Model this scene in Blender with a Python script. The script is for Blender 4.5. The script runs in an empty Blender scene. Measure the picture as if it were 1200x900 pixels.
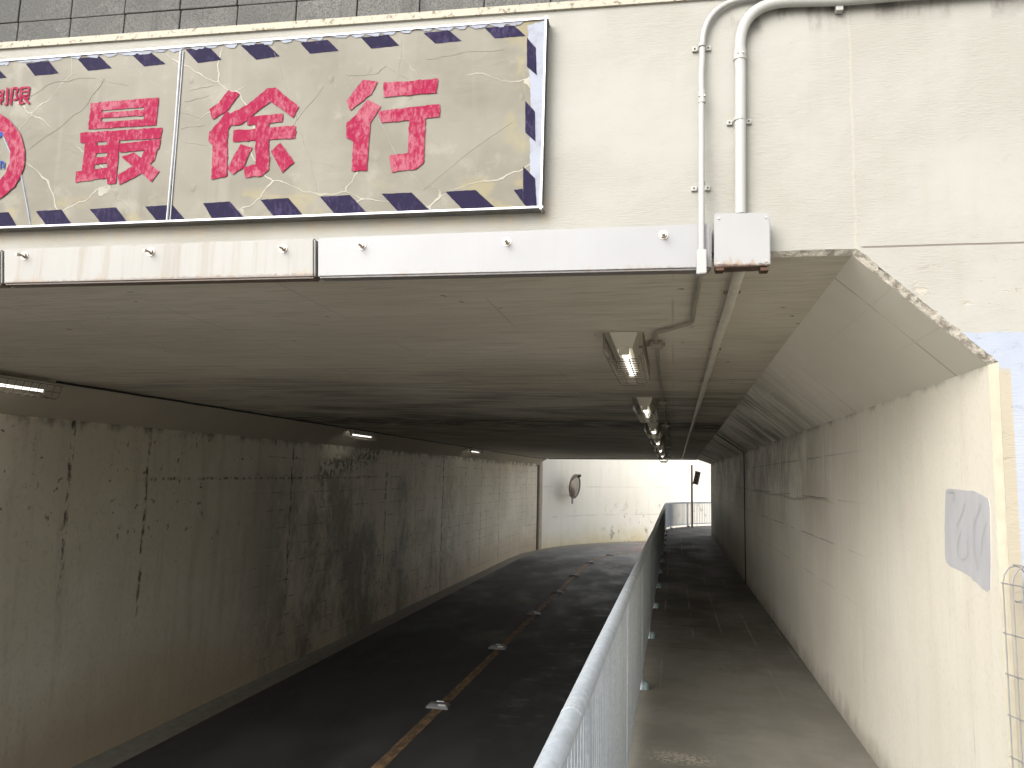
import bpy, bmesh, math, random
from mathutils import Vector, Matrix
random.seed(7)
C = bpy.context.scene.collection
scene = bpy.context.scene
R_ = math.radians

# ------------------------------------------------------------------ camera
# camera height 0; walkway 1.6 m below the lens, tunnel axis along +Y
F = 900.0
def _ray(px, py):
    return Vector((px-600, -(py-450), -F)).normalized()
AY = _ray(789, 562); _AL = _ray(-4360, 450)
AZ = _AL.cross(AY).normalized()
if AZ.y < 0: AZ = -AZ
AX = AY.cross(AZ)
ROT = Matrix((AX, AY, AZ))                      # camera -> world
cam_d = bpy.data.cameras.new('camera'); cam = bpy.data.objects.new('camera', cam_d); C.objects.link(cam)
cam_d.sensor_width = 36; cam_d.lens = 27; cam_d.clip_start = 0.05; cam_d.clip_end = 1500
cam.matrix_world = ROT.to_4x4()
scene.camera = cam
def ray(px, py): return ROT @ _ray(px, py)
FN = Vector((0.0273, -0.9996, 0)).normalized()  # portal face normal (towards the viewer)
F0 = Vector((1.137, 3.08, 0))
def face(px, py, off=0.0):                      # photograph survey point on the portal face plane
    d = ray(px, py); t = (F0 + FN*off).dot(FN) / d.dot(FN); return d*t
def atx(px, py, X): d = ray(px, py); return d*(X/d.x)
def atz(px, py, Z): d = ray(px, py); return d*(Z/d.z)
def fy(x): return 3.08 + 0.0273*(x-1.137)       # y of the face at x

# ------------------------------------------------------------------ node helper
class G:
    def __init__(s, name, rough=0.8, metal=0.0, spec=0.4):
        s.m = bpy.data.materials.new(name); s.m.use_nodes = True
        s.nt = s.m.node_tree; s.b = s.nt.nodes['Principled BSDF']
        s.b.inputs['Roughness'].default_value = rough; s.b.inputs['Metallic'].default_value = metal
        s.b.inputs['Specular IOR Level'].default_value = spec
        s.tc = s.nt.nodes.new('ShaderNodeTexCoord'); s.co = s.tc.outputs['Object']
        sp = s.nt.nodes.new('ShaderNodeSeparateXYZ'); s.nt.links.new(s.co, sp.inputs[0])
        s.x, s.y, s.z = sp.outputs
    def put(s, inp, v):
        if isinstance(v, bpy.types.NodeSocket): s.nt.links.new(v, inp)
        elif isinstance(v, (tuple, list)) and inp.type == 'RGBA': inp.default_value = (*v[:3], 1)
        else: inp.default_value = v
    def math(s, op, a, b=0.0, clamp=False):
        n = s.nt.nodes.new('ShaderNodeMath'); n.operation = op; n.use_clamp = clamp
        s.put(n.inputs[0], a); s.put(n.inputs[1], b); return n.outputs[0]
    def mul(s, a, b): return s.math('MULTIPLY', a, b)
    def add(s, a, b): return s.math('ADD', a, b)
    def sub(s, a, b): return s.math('SUBTRACT', a, b)
    def inv(s, a): return s.math('SUBTRACT', 1.0, a, True)
    def sm(s, v, a, b, lo=0.0, hi=1.0):          # smoothstep
        n = s.nt.nodes.new('ShaderNodeMapRange'); n.interpolation_type = 'SMOOTHSTEP'
        s.put(n.inputs[0], v)
        if a > b: a, b, lo, hi = b, a, hi, lo
        n.inputs[1].default_value = a; n.inputs[2].default_value = b
        n.inputs[3].default_value = lo; n.inputs[4].default_value = hi
        return n.outputs[0]
    def vec(s, sc, off=(0,0,0), src=None):
        m = s.nt.nodes.new('ShaderNodeMapping'); s.put(m.inputs[0], src or s.co)
        m.inputs['Scale'].default_value = sc; m.inputs['Location'].default_value = off; return m.outputs[0]
    def noise(s, sc, detail=4, rough=0.55, off=(0,0,0), dist=0.0):
        if not isinstance(sc, tuple): sc = (sc, sc, sc)
        n = s.nt.nodes.new('ShaderNodeTexNoise'); s.put(n.inputs['Vector'], s.vec(sc, off))
        n.inputs['Scale'].default_value = 1; n.inputs['Detail'].default_value = detail
        n.inputs['Roughness'].default_value = rough; n.inputs['Distortion'].default_value = dist
        return n.outputs[0]
    def vor(s, sc, feature='F1', off=(0,0,0), src=None):
        if not isinstance(sc, tuple): sc = (sc, sc, sc)
        n = s.nt.nodes.new('ShaderNodeTexVoronoi'); n.feature = feature
        s.put(n.inputs['Vector'], s.vec(sc, off, src)); n.inputs['Scale'].default_value = 1
        return n.outputs['Distance']
    def line(s, v, period, width, off=0.0):      # 1 on thin lines every period
        f = s.math('FRACT', s.add(s.mul(v, 1/period), off))
        d = s.math('ABSOLUTE', s.sub(f, 0.5))
        return s.sm(d, 0.5-width/period, 0.5-width/period*0.3)
    def at(s, v, c, w):                          # 1 within w of c
        return s.sm(s.math('ABSOLUTE', s.sub(v, c)), w, w*0.35)
    def mix(s, f, a, b):
        n = s.nt.nodes.new('ShaderNodeMix'); n.data_type = 'RGBA'
        s.put(n.inputs[0], f); s.put(n.inputs[6], a); s.put(n.inputs[7], b); return n.outputs[2]
    def col(s, c): s.put(s.b.inputs['Base Color'], c)
    def rough(s, r): s.put(s.b.inputs['Roughness'], r)
    def bump(s, h, strength=0.3, dist=0.01):
        n = s.nt.nodes.new('ShaderNodeBump'); n.inputs['Strength'].default_value = strength
        n.inputs['Distance'].default_value = dist; s.put(n.inputs['Height'], h)
        s.nt.links.new(n.outputs[0], s.b.inputs['Normal'])

M = {}
def simple(name, c, rough=0.5, metal=0.0, var=0.15, sc=20, spec=0.4):
    g = G(name, rough, metal, spec)
    n = g.noise(sc, 4)
    d = tuple(v*(1-var) for v in c); u = tuple(min(1, v*(1+var)) for v in c)
    g.col(g.mix(n, d, u)); g.bump(n, 0.08, 0.003); M[name] = g.m; return g

# ---- cream painted portal face (blue lower paint right of the opening)
g = G('painted_face', 0.75)
n1 = g.noise((2.5, 2.5, 2.5), 5); n2 = g.noise((26, 26, 160), 3, 0.6, dist=0.4); n3 = g.noise((14, 14, 1.3), 4, off=(3, 1, 2))
c = g.mix(g.sm(n1, 0.3, 0.7), (0.318, 0.312, 0.280), (0.285, 0.277, 0.244))
c = g.mix(g.mul(g.sm(n3, 0.52, 0.75), 0.18), c, (0.27, 0.25, 0.20))
# stains hanging from the top edge right of the pipes
st = g.mul(g.mul(g.sm(g.noise((7, 7, 2.2), 5, 0.65, off=(1, 0, 5)), 0.46, 0.60), g.sm(g.add(g.z, g.mul(g.noise(9, 3), 0.18)), 1.86, 2.0)), g.sm(g.x, 0.12, 0.22))
c = g.mix(g.mul(st, 0.85), c, (0.10, 0.09, 0.085))
# drip streaks under the sign
us = g.mul(g.mul(g.sm(g.z, 1.02, 1.06), g.sm(g.z, 1.17, 1.13)), g.sm(g.x, -0.42, -0.55))
c = g.mix(g.mul(us, g.sm(g.noise((22, 22, 0.5), 4, 0.7), 0.36, 0.66)), c, (0.33, 0.29, 0.225))
# scuffed, unpainted patches low on the right
pt = g.mul(g.mul(g.sm(g.noise((9, 9, 20), 6, 0.7, off=(5, 2, 1)), 0.60, 0.68), g.sm(g.x, 0.7, 0.85)), g.sm(g.z, 0.9, 0.85))
c = g.mix(g.mul(pt, 0.6), c, (0.40, 0.36, 0.29))
jl = g.mul(g.at(g.add(g.z, g.mul(g.noise(5, 2), 0.004)), 0.9, 0.005), g.sm(g.x, 0.70, 0.72))
jv = g.mul(g.at(g.add(g.x, g.mul(g.noise((3, 3, 9), 5), 0.03)), 0.705, 0.007), g.sm(g.z, 0.86, 0.9))
c = g.mix(g.mul(jl, 0.8), c, (0.12, 0.10, 0.08))
c = g.mix(g.mul(jv, 0.25), c, (0.40, 0.37, 0.3))
blue = g.mul(g.sm(g.add(g.z, g.mul(g.noise(30, 3), 0.012)), 0.572, 0.565), g.math('MAXIMUM', g.sm(g.z, 0.42, 0.44), g.sm(g.add(g.x, g.mul(g.noise(40, 3), 0.006)), 1.203, 1.207)))
low = g.sm(g.add(g.z, g.mul(g.noise(12, 3), 0.02)), -0.71, -0.73)
c = g.mix(blue, c, g.mix(low, g.mix(g.sm(n1, .35, .65), (0.28, 0.31, 0.37), (0.32, 0.345, 0.39)), (0.35, 0.33, 0.295)))
yb = g.mul(g.sm(g.x, 1.207, 1.203), g.mul(g.sm(g.x, 1.13, 1.15), g.sm(g.z, 0.44, 0.40)))
c = g.mix(g.mul(yb, 0.7), c, (0.34, 0.295, 0.21))
g.col(c)
lump = g.sub(g.add(g.mul(g.mul(n2, g.sm(n1, .35, .6)), 0.38), g.mul(g.noise(9, 7, 0.65), 0.75)), g.mul(g.add(g.mul(jv, -0.12), jl), 0.5))
g.bump(g.add(lump, g.mul(pt, -0.4)), 0.48, 0.013)
M['face'] = g.m

# ---- raw broken edge of the opening
g = G('raw_edge', 0.95)
n = g.noise(26, 6, 0.7); n2 = g.noise((60, 60, 8), 4, 0.6)
g.col(g.mix(g.sm(n, 0.38, 0.56), (0.19, 0.17, 0.14), g.mix(n2, (0.34, 0.31, 0.26), (0.56, 0.52, 0.44)))); g.bump(n, 0.8, 0.02)
M['edge'] = g.m

g = simple('edge_tan', (0.36, 0.33, 0.255), 0.8, 0, 0.2, 14)
# ---- right wall
g = G('right_wall_paint', 0.6)
lo = g.noise((1, 0.8, 1.0), 4); drip = g.noise((1, 9, 0.9), 5, 0.6, off=(0, 2, 7)); fine = g.noise((1, 28, 3.0), 4, 0.65)
c = g.mix(g.sm(lo, 0.35, 0.65), (0.74, 0.705, 0.61), (0.67, 0.63, 0.535))
c = g.mix(g.mul(g.sm(drip, 0.45, 0.78), 0.15), c, (0.36, 0.31, 0.235))
soot_shade = g.mul(g.sm(g.add(g.mul(g.noise((1, 20, 2.2), 6, .75), 0.75), g.mul(g.noise((1, 1.1, 2.2), 4, off=(0, 4, 0)), 0.45)), 0.50, 0.68), g.mul(g.sm(g.z, -0.75, 0.25), g.mul(g.sm(g.y, 4.8, 9.0), g.sm(g.y, 26, 19))))
c = g.mix(g.mul(soot_shade, 0.68), c, (0.10, 0.088, 0.07))
hl = g.mul(g.mul(g.line(g.add(g.z, g.mul(g.noise((1, 2, 1), 2), 0.012)), 0.32, 0.007, 0.35), g.sm(g.noise((1, 1.6, 7), 3), 0.42, 0.52)), g.mul(g.sm(g.y, 4.6, 7.0), g.sm(g.z, -0.9, -0.6)))
c = g.mix(g.mul(hl, 0.6), c, (0.10, 0.085, 0.065))
hp = g.mul(g.line(g.z, 0.32, 0.008, 0.6), g.mul(g.sm(g.noise((1, 3, 9), 4, off=(0, 0, 3)), 0.5, 0.62), g.sm(g.z, -0.4, -0.7)))
c = g.mix(g.mul(hp, 0.4), c, (0.75, 0.70, 0.6))
vl = g.mul(g.line(g.y, 1.8, 0.008, 0.1), g.sm(g.noise((1, 2, 2), 3, off=(0, 9, 0)), 0.5, 0.65))
c = g.mix(g.mul(vl, 0.3), c, (0.14, 0.12, 0.09))
ed = g.mul(g.sm(g.add(g.z, g.mul(g.noise((1, 14, 3), 4), 0.10)), 0.46, 0.53), g.sm(g.noise((1, 5, 1), 3), 0.4, 0.6))
c = g.mix(g.mul(ed, 0.8), c, (0.05, 0.045, 0.04))
bd = g.sm(g.add(g.z, g.mul(g.noise((1, 6, 6), 4), 0.3)), -1.25, -1.5)
c = g.mix(g.mul(bd, 0.6), c, (0.17, 0.145, 0.11))
cr = g.mul(g.sm(g.math('ABSOLUTE', g.sub(g.z, g.add(-0.20, g.mul(g.noise((1, .8, 1), 3), 0.12)))), 0.02, 0.004), g.mul(g.sm(g.y, 5.8, 6.6), g.sm(g.y, 12.5, 11.5)))
c = g.mix(g.mul(cr, 0.45), c, (0.13, 0.11, 0.09))
grn = g.noise((1, 55, 40), 4, .75); c = g.mix(g.mul(g.sm(grn, .5, .75), 0.22), c, (0.25, 0.22, 0.17))
g.col(c); g.bump(g.add(g.mul(fine, 0.4), g.sub(g.mul(g.noise((1, 5, 5), 5), 0.5), g.mul(hl, 0.5))), 0.25, 0.008)
g.rough(g.sm(lo, 0.3, 0.7, 0.5, 0.7))
M['wall_right'] = g.m

# ---- left wall
g = G('left_wall_paint', 0.65)
lo = g.noise((1, 0.5, 0.7), 4, off=(0, 3, 0)); drip = g.noise((1, 5, 0.5), 5, 0.65, off=(0, 0, 4))
c = g.mix(g.sm(lo, 0.35, 0.65), (0.70, 0.65, 0.53), (0.61, 0.56, 0.445))
c = g.mix(g.mul(g.sm(drip, 0.47, 0.75), 0.45), c, (0.40, 0.35, 0.265))
brown = g.sm(g.add(g.z, g.mul(g.noise((1, 1.2, 1.5), 4), 1.0)), -1.5, -2.7)
c = g.mix(g.mul(brown, 0.6), c, (0.40, 0.29, 0.17))
soot_shade = g.mul(g.sm(g.add(g.mul(g.noise((1, 0.8, 0.5), 3, 0.5, off=(0, 5, 1)), 0.55), g.mul(g.noise((1, 5, 3.2), 8, 0.78, off=(0, 2, 2)), 0.55)), 0.44, 0.66), g.mul(g.mul(g.sm(g.y, 9.5, 14), g.sm(g.y, 27, 20)), g.sm(g.add(g.z, g.mul(g.noise((1, .8, 1), 3), .8)), 0.75, 0.1)))
c = g.mix(g.mul(soot_shade, 0.74), c, (0.075, 0.066, 0.052))  # soot plus the mid-tunnel shade, painted into the wall colour
spk = g.mul(g.sm(g.noise((1, 9, 9), 3, 0.5), 0.66, 0.70), g.mul(g.sm(g.z, -1.9, -0.2), g.sm(g.noise((1, .7, .9), 3, off=(0, 7, 2)), 0.42, 0.6)))
c = g.mix(g.mul(spk, 0.85), c, (0.03, 0.027, 0.022))
pit = g.sm(g.noise((1, 14, 6), 5, 0.7, off=(0, 1, 1)), 0.45, 0.58)
wob = g.mul(g.noise((1, 2, 3), 4), 0.08)
for yj, zlo, wd in ((7.45, -1.3, 0.045), (8.75, -1.8, 0.04), (17.2, -2.9, 0.07), (12.6, -2.4, .05), (21.8, -3.2, 0.10), (26.4, -3.2, 0.05), (29.3, -3.2, .05)):
    j = g.mul(g.at(g.add(g.y, wob), yj+0.04, wd), g.mul(pit, g.sm(g.z, zlo-0.5, zlo+0.5)))
    c = g.mix(g.mul(j, 0.9), c, (0.03, 0.026, 0.02))
hl = g.mul(g.at(g.add(g.z, g.mul(wob, 0.5)), g.add(-0.10, g.mul(g.sub(g.y, 12), 0.006)), 0.03), g.mul(g.mul(g.sm(g.y, 8.5, 9.0), g.sm(g.y, 19, 16)), pit))
c = g.mix(g.mul(hl, 0.75), c, (0.05, 0.043, 0.034))
fb = g.mul(g.line(g.add(g.z, g.mul(wob, 0.2)), 0.30, 0.016, 0.2), g.mul(g.mul(g.sm(g.noise((1, 2.5, 9), 4, off=(0, 5, 8)), 0.47, 0.56), g.sm(g.y, 10.5, 13)), g.sm(g.noise((1, 12, 9), 4, .7), .42, .55)))
c = g.mix(g.mul(fb, 0.7), c, (0.05, 0.043, 0.034))
fv_ = g.mul(g.line(g.y, 0.9, 0.022, 0.2), g.mul(g.mul(g.sm(g.noise((1, 3, 2.5), 4, off=(0, 5, 3)), 0.48, 0.58), g.sm(g.y, 12.5, 14)), pit))
c = g.mix(g.mul(fv_, 0.6), c, (0.05, 0.043, 0.034))
# long diagonal damp stain
dz = g.math('ABSOLUTE', g.sub(g.z, g.add(g.mul(g.sub(g.y, 14.5), 0.16), g.add(-0.05, g.mul(g.noise((1, 2, 2), 4), 0.35)))))
dg = g.mul(g.sm(dz, 0.34, 0.05), g.mul(g.sm(g.y, 13.4, 13.9), g.sm(g.y, 17.2, 16.4)))
c = g.mix(g.mul(g.mul(dg, g.sm(g.noise((1, 8, 9), 5, .7), 0.42, 0.56)), 0.85), c, (0.03, 0.026, 0.02))
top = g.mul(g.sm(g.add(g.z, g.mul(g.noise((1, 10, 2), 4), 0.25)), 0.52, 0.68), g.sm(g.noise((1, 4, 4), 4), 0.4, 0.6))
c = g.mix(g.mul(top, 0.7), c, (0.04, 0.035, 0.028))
grn = g.noise((1, 22, 18), 5, .75); c = g.mix(g.mul(g.sm(grn, .5, .72), 0.28), c, (0.20, 0.175, 0.13))
g.col(c); g.bump(g.sub(g.mul(g.noise((1, 6, 6), 6, 0.6), 0.6), g.mul(hl, 0.4)), 0.3, 0.012)
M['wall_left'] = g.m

# ---- ceiling: board-marked concrete, streaks across the road, soot bands
g = G('ceiling_paint', 0.7)
lo = g.noise((0.5, 0.6, 1), 4); strk = g.noise((1.2, 12, 1), 5, 0.65, off=(2, 0, 0)); fine = g.noise((4, 45, 1), 4, 0.6)
c = g.mix(g.sm(lo, 0.35, 0.65), (0.64, 0.59, 0.49), (0.53, 0.48, 0.385))
c = g.mix(g.mul(g.sm(strk, 0.45, 0.75), 0.45), c, (0.38, 0.34, 0.27))
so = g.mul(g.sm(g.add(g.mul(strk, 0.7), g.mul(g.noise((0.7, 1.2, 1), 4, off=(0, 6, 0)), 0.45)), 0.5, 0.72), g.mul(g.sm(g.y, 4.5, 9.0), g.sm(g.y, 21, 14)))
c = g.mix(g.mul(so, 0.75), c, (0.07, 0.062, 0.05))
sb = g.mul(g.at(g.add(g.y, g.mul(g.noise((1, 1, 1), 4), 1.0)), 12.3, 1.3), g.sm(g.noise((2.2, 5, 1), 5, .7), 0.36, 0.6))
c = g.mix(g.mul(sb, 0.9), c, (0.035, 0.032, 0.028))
scr = g.math('MAXIMUM', g.mul(g.line(g.add(g.y, g.mul(g.x, 0.01)), 0.9, 0.012, 0.3), g.sm(g.noise((1.5, 3, 1), 4, off=(4, 0, 0)), 0.50, 0.58)), g.mul(g.sm(g.noise((2.0, 30, 1), 3, .6, off=(4, 4, 0)), 0.64, 0.70), 0.7))
c = g.mix(g.mul(scr, 0.55), c, (0.66, 0.61, 0.5))
bl = g.mul(g.line(g.x, 0.9, 0.008), g.sm(g.noise((3, 1.2, 1), 3), 0.42, 0.6))
c = g.mix(g.mul(bl, 0.35), c, (0.2, 0.17, 0.13))
c = g.mix(g.mul(g.sm(fine, .48, .7), 0.35), c, (0.27, 0.24, 0.185))
pk = g.sm(g.noise((14, 14, 9), 2), 0.73, 0.76)
c = g.mix(g.mul(pk, 0.8), c, (0.08, 0.07, 0.06))
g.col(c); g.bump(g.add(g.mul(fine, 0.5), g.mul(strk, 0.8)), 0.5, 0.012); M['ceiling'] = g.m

# ---- haunches
g = G('haunch_paint', 0.65)
lo = g.noise((1.5, 0.9, 1.5), 4); strk = g.noise((1.5, 11, 1.5), 5, 0.65)
c = g.mix(g.sm(lo, 0.35, 0.65), (0.78, 0.74, 0.64), (0.72, 0.675, 0.575))
so = g.mul(g.sm(g.add(g.mul(strk, 0.7), g.mul(g.noise((1, 1.0, 3), 4, off=(0, 6, 0)), 0.45)), 0.48, 0.70), g.mul(g.sm(g.y, 4.5, 9), g.sm(g.y, 26, 20)))
c = g.mix(g.mul(so, 0.8), c, (0.07, 0.062, 0.05))
bl = g.mul(g.line(g.y, 0.9, 0.010, 0.2), g.sm(g.noise((3, 1.2, 3), 3), 0.45, 0.6))
c = g.mix(g.mul(bl, 0.5), c, (0.16, 0.14, 0.11))
pl = g.mul(g.line(g.z, 0.155, 0.004, 0.2), g.sm(g.noise((3, 1.2, 9), 3, off=(0, 5, 0)), 0.42, 0.6))
c = g.mix(g.mul(pl, 0.7), c, (0.68, 0.63, 0.52))
g.col(c); g.bump(strk, 0.25, 0.008); M['haunch'] = g.m

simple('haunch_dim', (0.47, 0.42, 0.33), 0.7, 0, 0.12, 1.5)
# ---- far retaining wall in daylight
g = G('retaining_paint', 0.8)
lo = g.noise((0.4, 0.4, 0.5), 4); drip = g.noise((3, 3, 0.35), 5, 0.65)
c = g.mix(g.sm(lo, 0.3, 0.7), (0.80, 0.775, 0.69), (0.76, 0.73, 0.635))
c = g.mix(g.mul(g.sm(drip, 0.48, 0.75), 0.25), c, (0.55, 0.51, 0.42))
alg = g.mul(g.sm(g.add(g.z, g.mul(g.noise((1.2, 1.2, 1), 4), 1.6)), -1.6, -2.9), 0.75)
c = g.mix(alg, c, (0.62, 0.52, 0.27))
blk = g.mul(g.sm(g.noise((2.6, 2.6, 1.6), 6, 0.75, off=(3, 0, 0)), 0.56, 0.64), g.mul(g.sm(g.z, -0.9, -1.9), g.sm(g.x, -4.2, -3.0)))
c = g.mix(g.mul(blk, 0.6), c, (0.16, 0.14, 0.09))
hl = g.mul(g.line(g.z, 1.45, 0.045, 0.32), g.sm(g.noise((0.8, 0.8, 5), 4), 0.40, 0.62))
c = g.mix(g.mul(hl, 0.35), c, (0.40, 0.37, 0.30))
g.col(c); g.bump(g.noise(6, 6), 0.3, 0.02); M['retaining'] = g.m

# ---- grey block masonry above the coping
g = G('block_masonry', 0.95)
n = g.noise((9, 9, 9), 6, 0.7); n2 = g.noise((2, 2, 2), 4); fine = g.noise(120, 3, 0.7)
c = g.mix(g.sm(n2, 0.3, 0.7), (0.09, 0.09, 0.085), (0.14, 0.137, 0.13))
c = g.mix(g.mul(g.sm(n, 0.52, 0.72), 0.6), c, (0.20, 0.197, 0.185))
c = g.mix(g.sm(fine, 0.4, 0.7), c, (0.055, 0.055, 0.052))
c = g.mix(g.mul(g.sm(g.noise((14, 14, 1.5), 4, off=(2, 2, 2)), 0.55, 0.7), 0.5), c, (0.05, 0.05, 0.047))
g.col(c); g.bump(g.add(n, g.mul(fine, .5)), 0.5, 0.006); M['block'] = g.m
simple('mortar', (0.05, 0.049, 0.045), 0.95, 0, 0.4, 30)
g = G('coping_paint', 0.85)
n = g.noise((40, 40, 40), 5, 0.7); c = g.mix(g.sm(n, 0.54, 0.64), (0.38, 0.355, 0.29), (0.17, 0.145, 0.10)); g.col(c); g.bump(n, 0.5, 0.006); M['coping'] = g.m

# ---- asphalt, walkway, kerb, ground
g = G('asphalt', 0.75, spec=0.5)
fine = g.noise(90, 4, 0.7); lo = g.noise((1.0, 0.45, 1), 5, 0.6); pat = g.noise((2.0, 3.5, 1), 6, 0.75, off=(4, 1, 0))
c = g.mix(fine, (0.022, 0.023, 0.025), (0.052, 0.053, 0.056))
c = g.mix(g.mul(g.sm(lo, 0.4, 0.7), 0.45), c, (0.075, 0.075, 0.075))
wear = g.mul(g.sm(pat, 0.53, 0.66), g.mul(g.sm(g.x, -2.9, -2.3), g.sm(g.y, 9, 13)))
c = g.mix(g.mul(wear, 0.7), c, (0.17, 0.165, 0.155))
c = g.mix(g.mul(g.sm(g.add(g.y, g.mul(g.noise((.8, .8, 1), 4), 2.0)), 31.5, 35.5), 0.85), c, g.mix(fine, (0.15, 0.15, 0.155), (0.23, 0.23, 0.235)))  # paler asphalt past the exit, daylight painted into the colour
red = g.mul(g.sm(g.noise((0.8, .8, 1), 2, off=(1, 2, 0)), 0.45, 0.52), g.mul(g.sm(g.y, 37.5, 38.3), g.sm(g.x, -4.5, -3.4)))
c = g.mix(g.mul(red, 0.55), c, (0.22, 0.10, 0.08))
g.col(c); g.bump(fine, 0.4, 0.004); g.rough(g.sm(lo, 0.3, 0.7, 0.5, 0.85)); M['asphalt'] = g.m

g = G('walkway_concrete', 0.8, spec=0.25)
fine = g.noise(70, 4, 0.7); lo = g.noise((2, 1.4, 1), 5, 0.6); str_ = g.noise((2.5, 14, 1), 4, .6)
c = g.mix(g.sm(lo, 0.35, 0.65), (0.205, 0.195, 0.168), (0.16, 0.15, 0.127))
c = g.mix(g.mul(g.sm(str_, 0.5, 0.7), 0.35), c, (0.15, 0.135, 0.105))
c = g.mix(g.mul(fine, 0.35), c, (0.16, 0.15, 0.125))
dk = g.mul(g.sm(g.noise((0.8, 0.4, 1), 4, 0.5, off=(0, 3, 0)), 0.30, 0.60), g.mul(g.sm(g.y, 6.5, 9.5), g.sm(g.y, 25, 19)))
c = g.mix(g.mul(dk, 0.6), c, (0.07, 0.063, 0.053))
j1 = g.mul(g.line(g.y, 0.6, 0.012), g.sm(g.y, 7.0, 8.0)); j2 = g.mul(g.line(g.x, 0.3, 0.012, 0.35), g.sm(g.noise((2, 1.3, 1), 3), 0.45, 0.6))
c = g.mix(g.mul(j1, 0.75), c, (0.04, 0.045, 0.04)); c = g.mix(g.mul(g.mul(j2, g.sm(g.y, 5.8, 7.5)), 0.6), c, (0.33, 0.31, 0.27))
sp = g.sm(g.vor((2.2, 2.2, 0.01)), 0.035, 0.025); c = g.mix(g.mul(sp, .9), c, (0.02, 0.02, 0.02))
pt = g.mul(g.mul(g.at(g.y, 4.78, 0.13), g.at(g.x, 0.04, 0.24)), g.sm(g.noise(42, 4, .7), 0.42, 0.60))
c = g.mix(g.mul(pt, .75), c, (0.42, 0.38, 0.30))
pt2 = g.mul(g.mul(g.at(g.y, 4.78, 0.13), g.at(g.x, 0.04, 0.24)), g.sm(g.noise(60, 4, .7, off=(3,3,3)), 0.60, 0.66))
c = g.mix(pt2, c, (0.03, 0.03, 0.025))
g.col(c); g.bump(g.add(fine, g.mul(j1, -1.0)), 0.35, 0.005); g.rough(g.sm(lo, 0.35, 0.65, 0.65, 0.9)); M['walk'] = g.m
simple('kerb_concrete', (0.24, 0.225, 0.19), 0.85, 0, 0.3, 8)
simple('ground_gravel', (0.42, 0.405, 0.37), 0.95, 0, 0.3, 2)
g = G('orange_line', 0.7)
n = g.noise((14, 5, 1), 5, 0.7); g.col(g.mix(g.sm(n, 0.36, 0.60), (0.36, 0.225, 0.115), (0.14, 0.095, 0.06))); g.bump(g.noise(90, 3), 0.3, 0.003); M['orange'] = g.m

# ---- sign sheet: cracked, bubbled film
g = G('sign_film', 0.5, spec=0.2)
lo = g.noise((3, 3, 3), 4); n = g.noise((5, 5, 5), 5, 0.6)
wv = g.nt.nodes.new('ShaderNodeMix'); wv.data_type = 'VECTOR'; wv.inputs[0].default_value = 0.22
nn = g.nt.nodes.new('ShaderNodeTexNoise'); nn.inputs['Scale'].default_value = 2.6; nn.inputs['Detail'].default_value = 4; g.nt.links.new(g.co, nn.inputs['Vector'])
g.nt.links.new(g.co, wv.inputs[4]); g.nt.links.new(nn.outputs['Color'], wv.inputs[5])
cr = g.vor((2.3, 2.3, 2.9), 'DISTANCE_TO_EDGE', (0.3, 0, 0.7), wv.outputs[1])
crk = g.mul(g.sm(cr, 0.010, 0.003), g.sm(g.noise((2.2, 2.2, 2.2), 3, off=(7, 7, 7)), 0.46, 0.60))
c = g.mix(g.sm(lo, 0.32, 0.68), (0.150, 0.138, 0.108), (0.190, 0.177, 0.142))
c = g.mix(g.mul(g.sm(n, 0.55, 0.68), 0.5), c, (0.25, 0.235, 0.19))
c = g.mix(g.mul(g.sm(g.noise((9, 9, 0.6), 3), 0.55, 0.75), 0.4), c, (0.235, 0.225, 0.195))
yel = g.mul(g.sm(g.z, 1.25, 1.19), g.sm(g.noise((6, 6, 9), 3), 0.48, 0.62)); c = g.mix(g.mul(yel, 0.5), c, (0.25, 0.215, 0.105))
yl2 = g.mul(g.sm(g.x, -0.72, -0.62), g.sm(g.noise((9, 9, 5), 3), 0.5, 0.62)); c = g.mix(g.mul(yl2, 0.5), c, (0.25, 0.215, 0.105))
c = g.mix(g.mul(crk, 0.6), c, (0.42, 0.40, 0.34))
spk = g.sm(g.noise(30, 2), 0.73, 0.76); c = g.mix(g.mul(spk, 0.6), c, (0.2, 0.17, 0.14))
g.col(c)
bub = g.sm(g.vor((7, 7, 5), off=(1, 2, 3)), 0.12, 0.03)
g.bump(g.add(g.add(g.mul(crk, 0.6), g.mul(bub, 0.35)), g.mul(g.mul(g.noise((5, 5, 8), 4, 0.55, dist=0.6), g.sm(g.noise((1.7, 1.7, 1.7), 3, off=(9, 1, 4)), 0.42, 0.62)), 1.0)), 0.42, 0.014); M['film'] = g.m
def worn(name, c0, c1, lo_, hi_, sc):
    g = G(name, 0.75, spec=0.12); n = g.noise(sc, 6, 0.72); k = g.noise(4, 4, off=(2, 5, 1))
    f = g.sm(g.add(g.mul(n, 0.75), g.mul(k, 0.35)), lo_, hi_)
    g.col(g.mix(f, c0, c1)); g.bump(n, 0.5, 0.006); M[name] = g.m
worn('red_paint', (0.235, 0.010, 0.043), (0.31, 0.10, 0.13), 0.49, 0.68, (55, 55, 28))
worn('navy_paint', (0.014, 0.011, 0.034), (0.055, 0.042, 0.095), 0.52, 0.80, (40, 40, 20))
worn('blue_paint', (0.03, 0.06, 0.25), (0.15, 0.16, 0.33), 0.52, 0.78, (40, 40, 40))
worn('white_film', (0.29, 0.31, 0.36), (0.21, 0.21, 0.24), 0.50, 0.76, (12, 12, 12))
simple('crease_film', (0.27, 0.255, 0.215), 0.5, 0, 0.2, 40)
simple('aluminium', (0.42, 0.42, 0.43), 0.45, 0.8, 0.2, 30)

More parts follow.
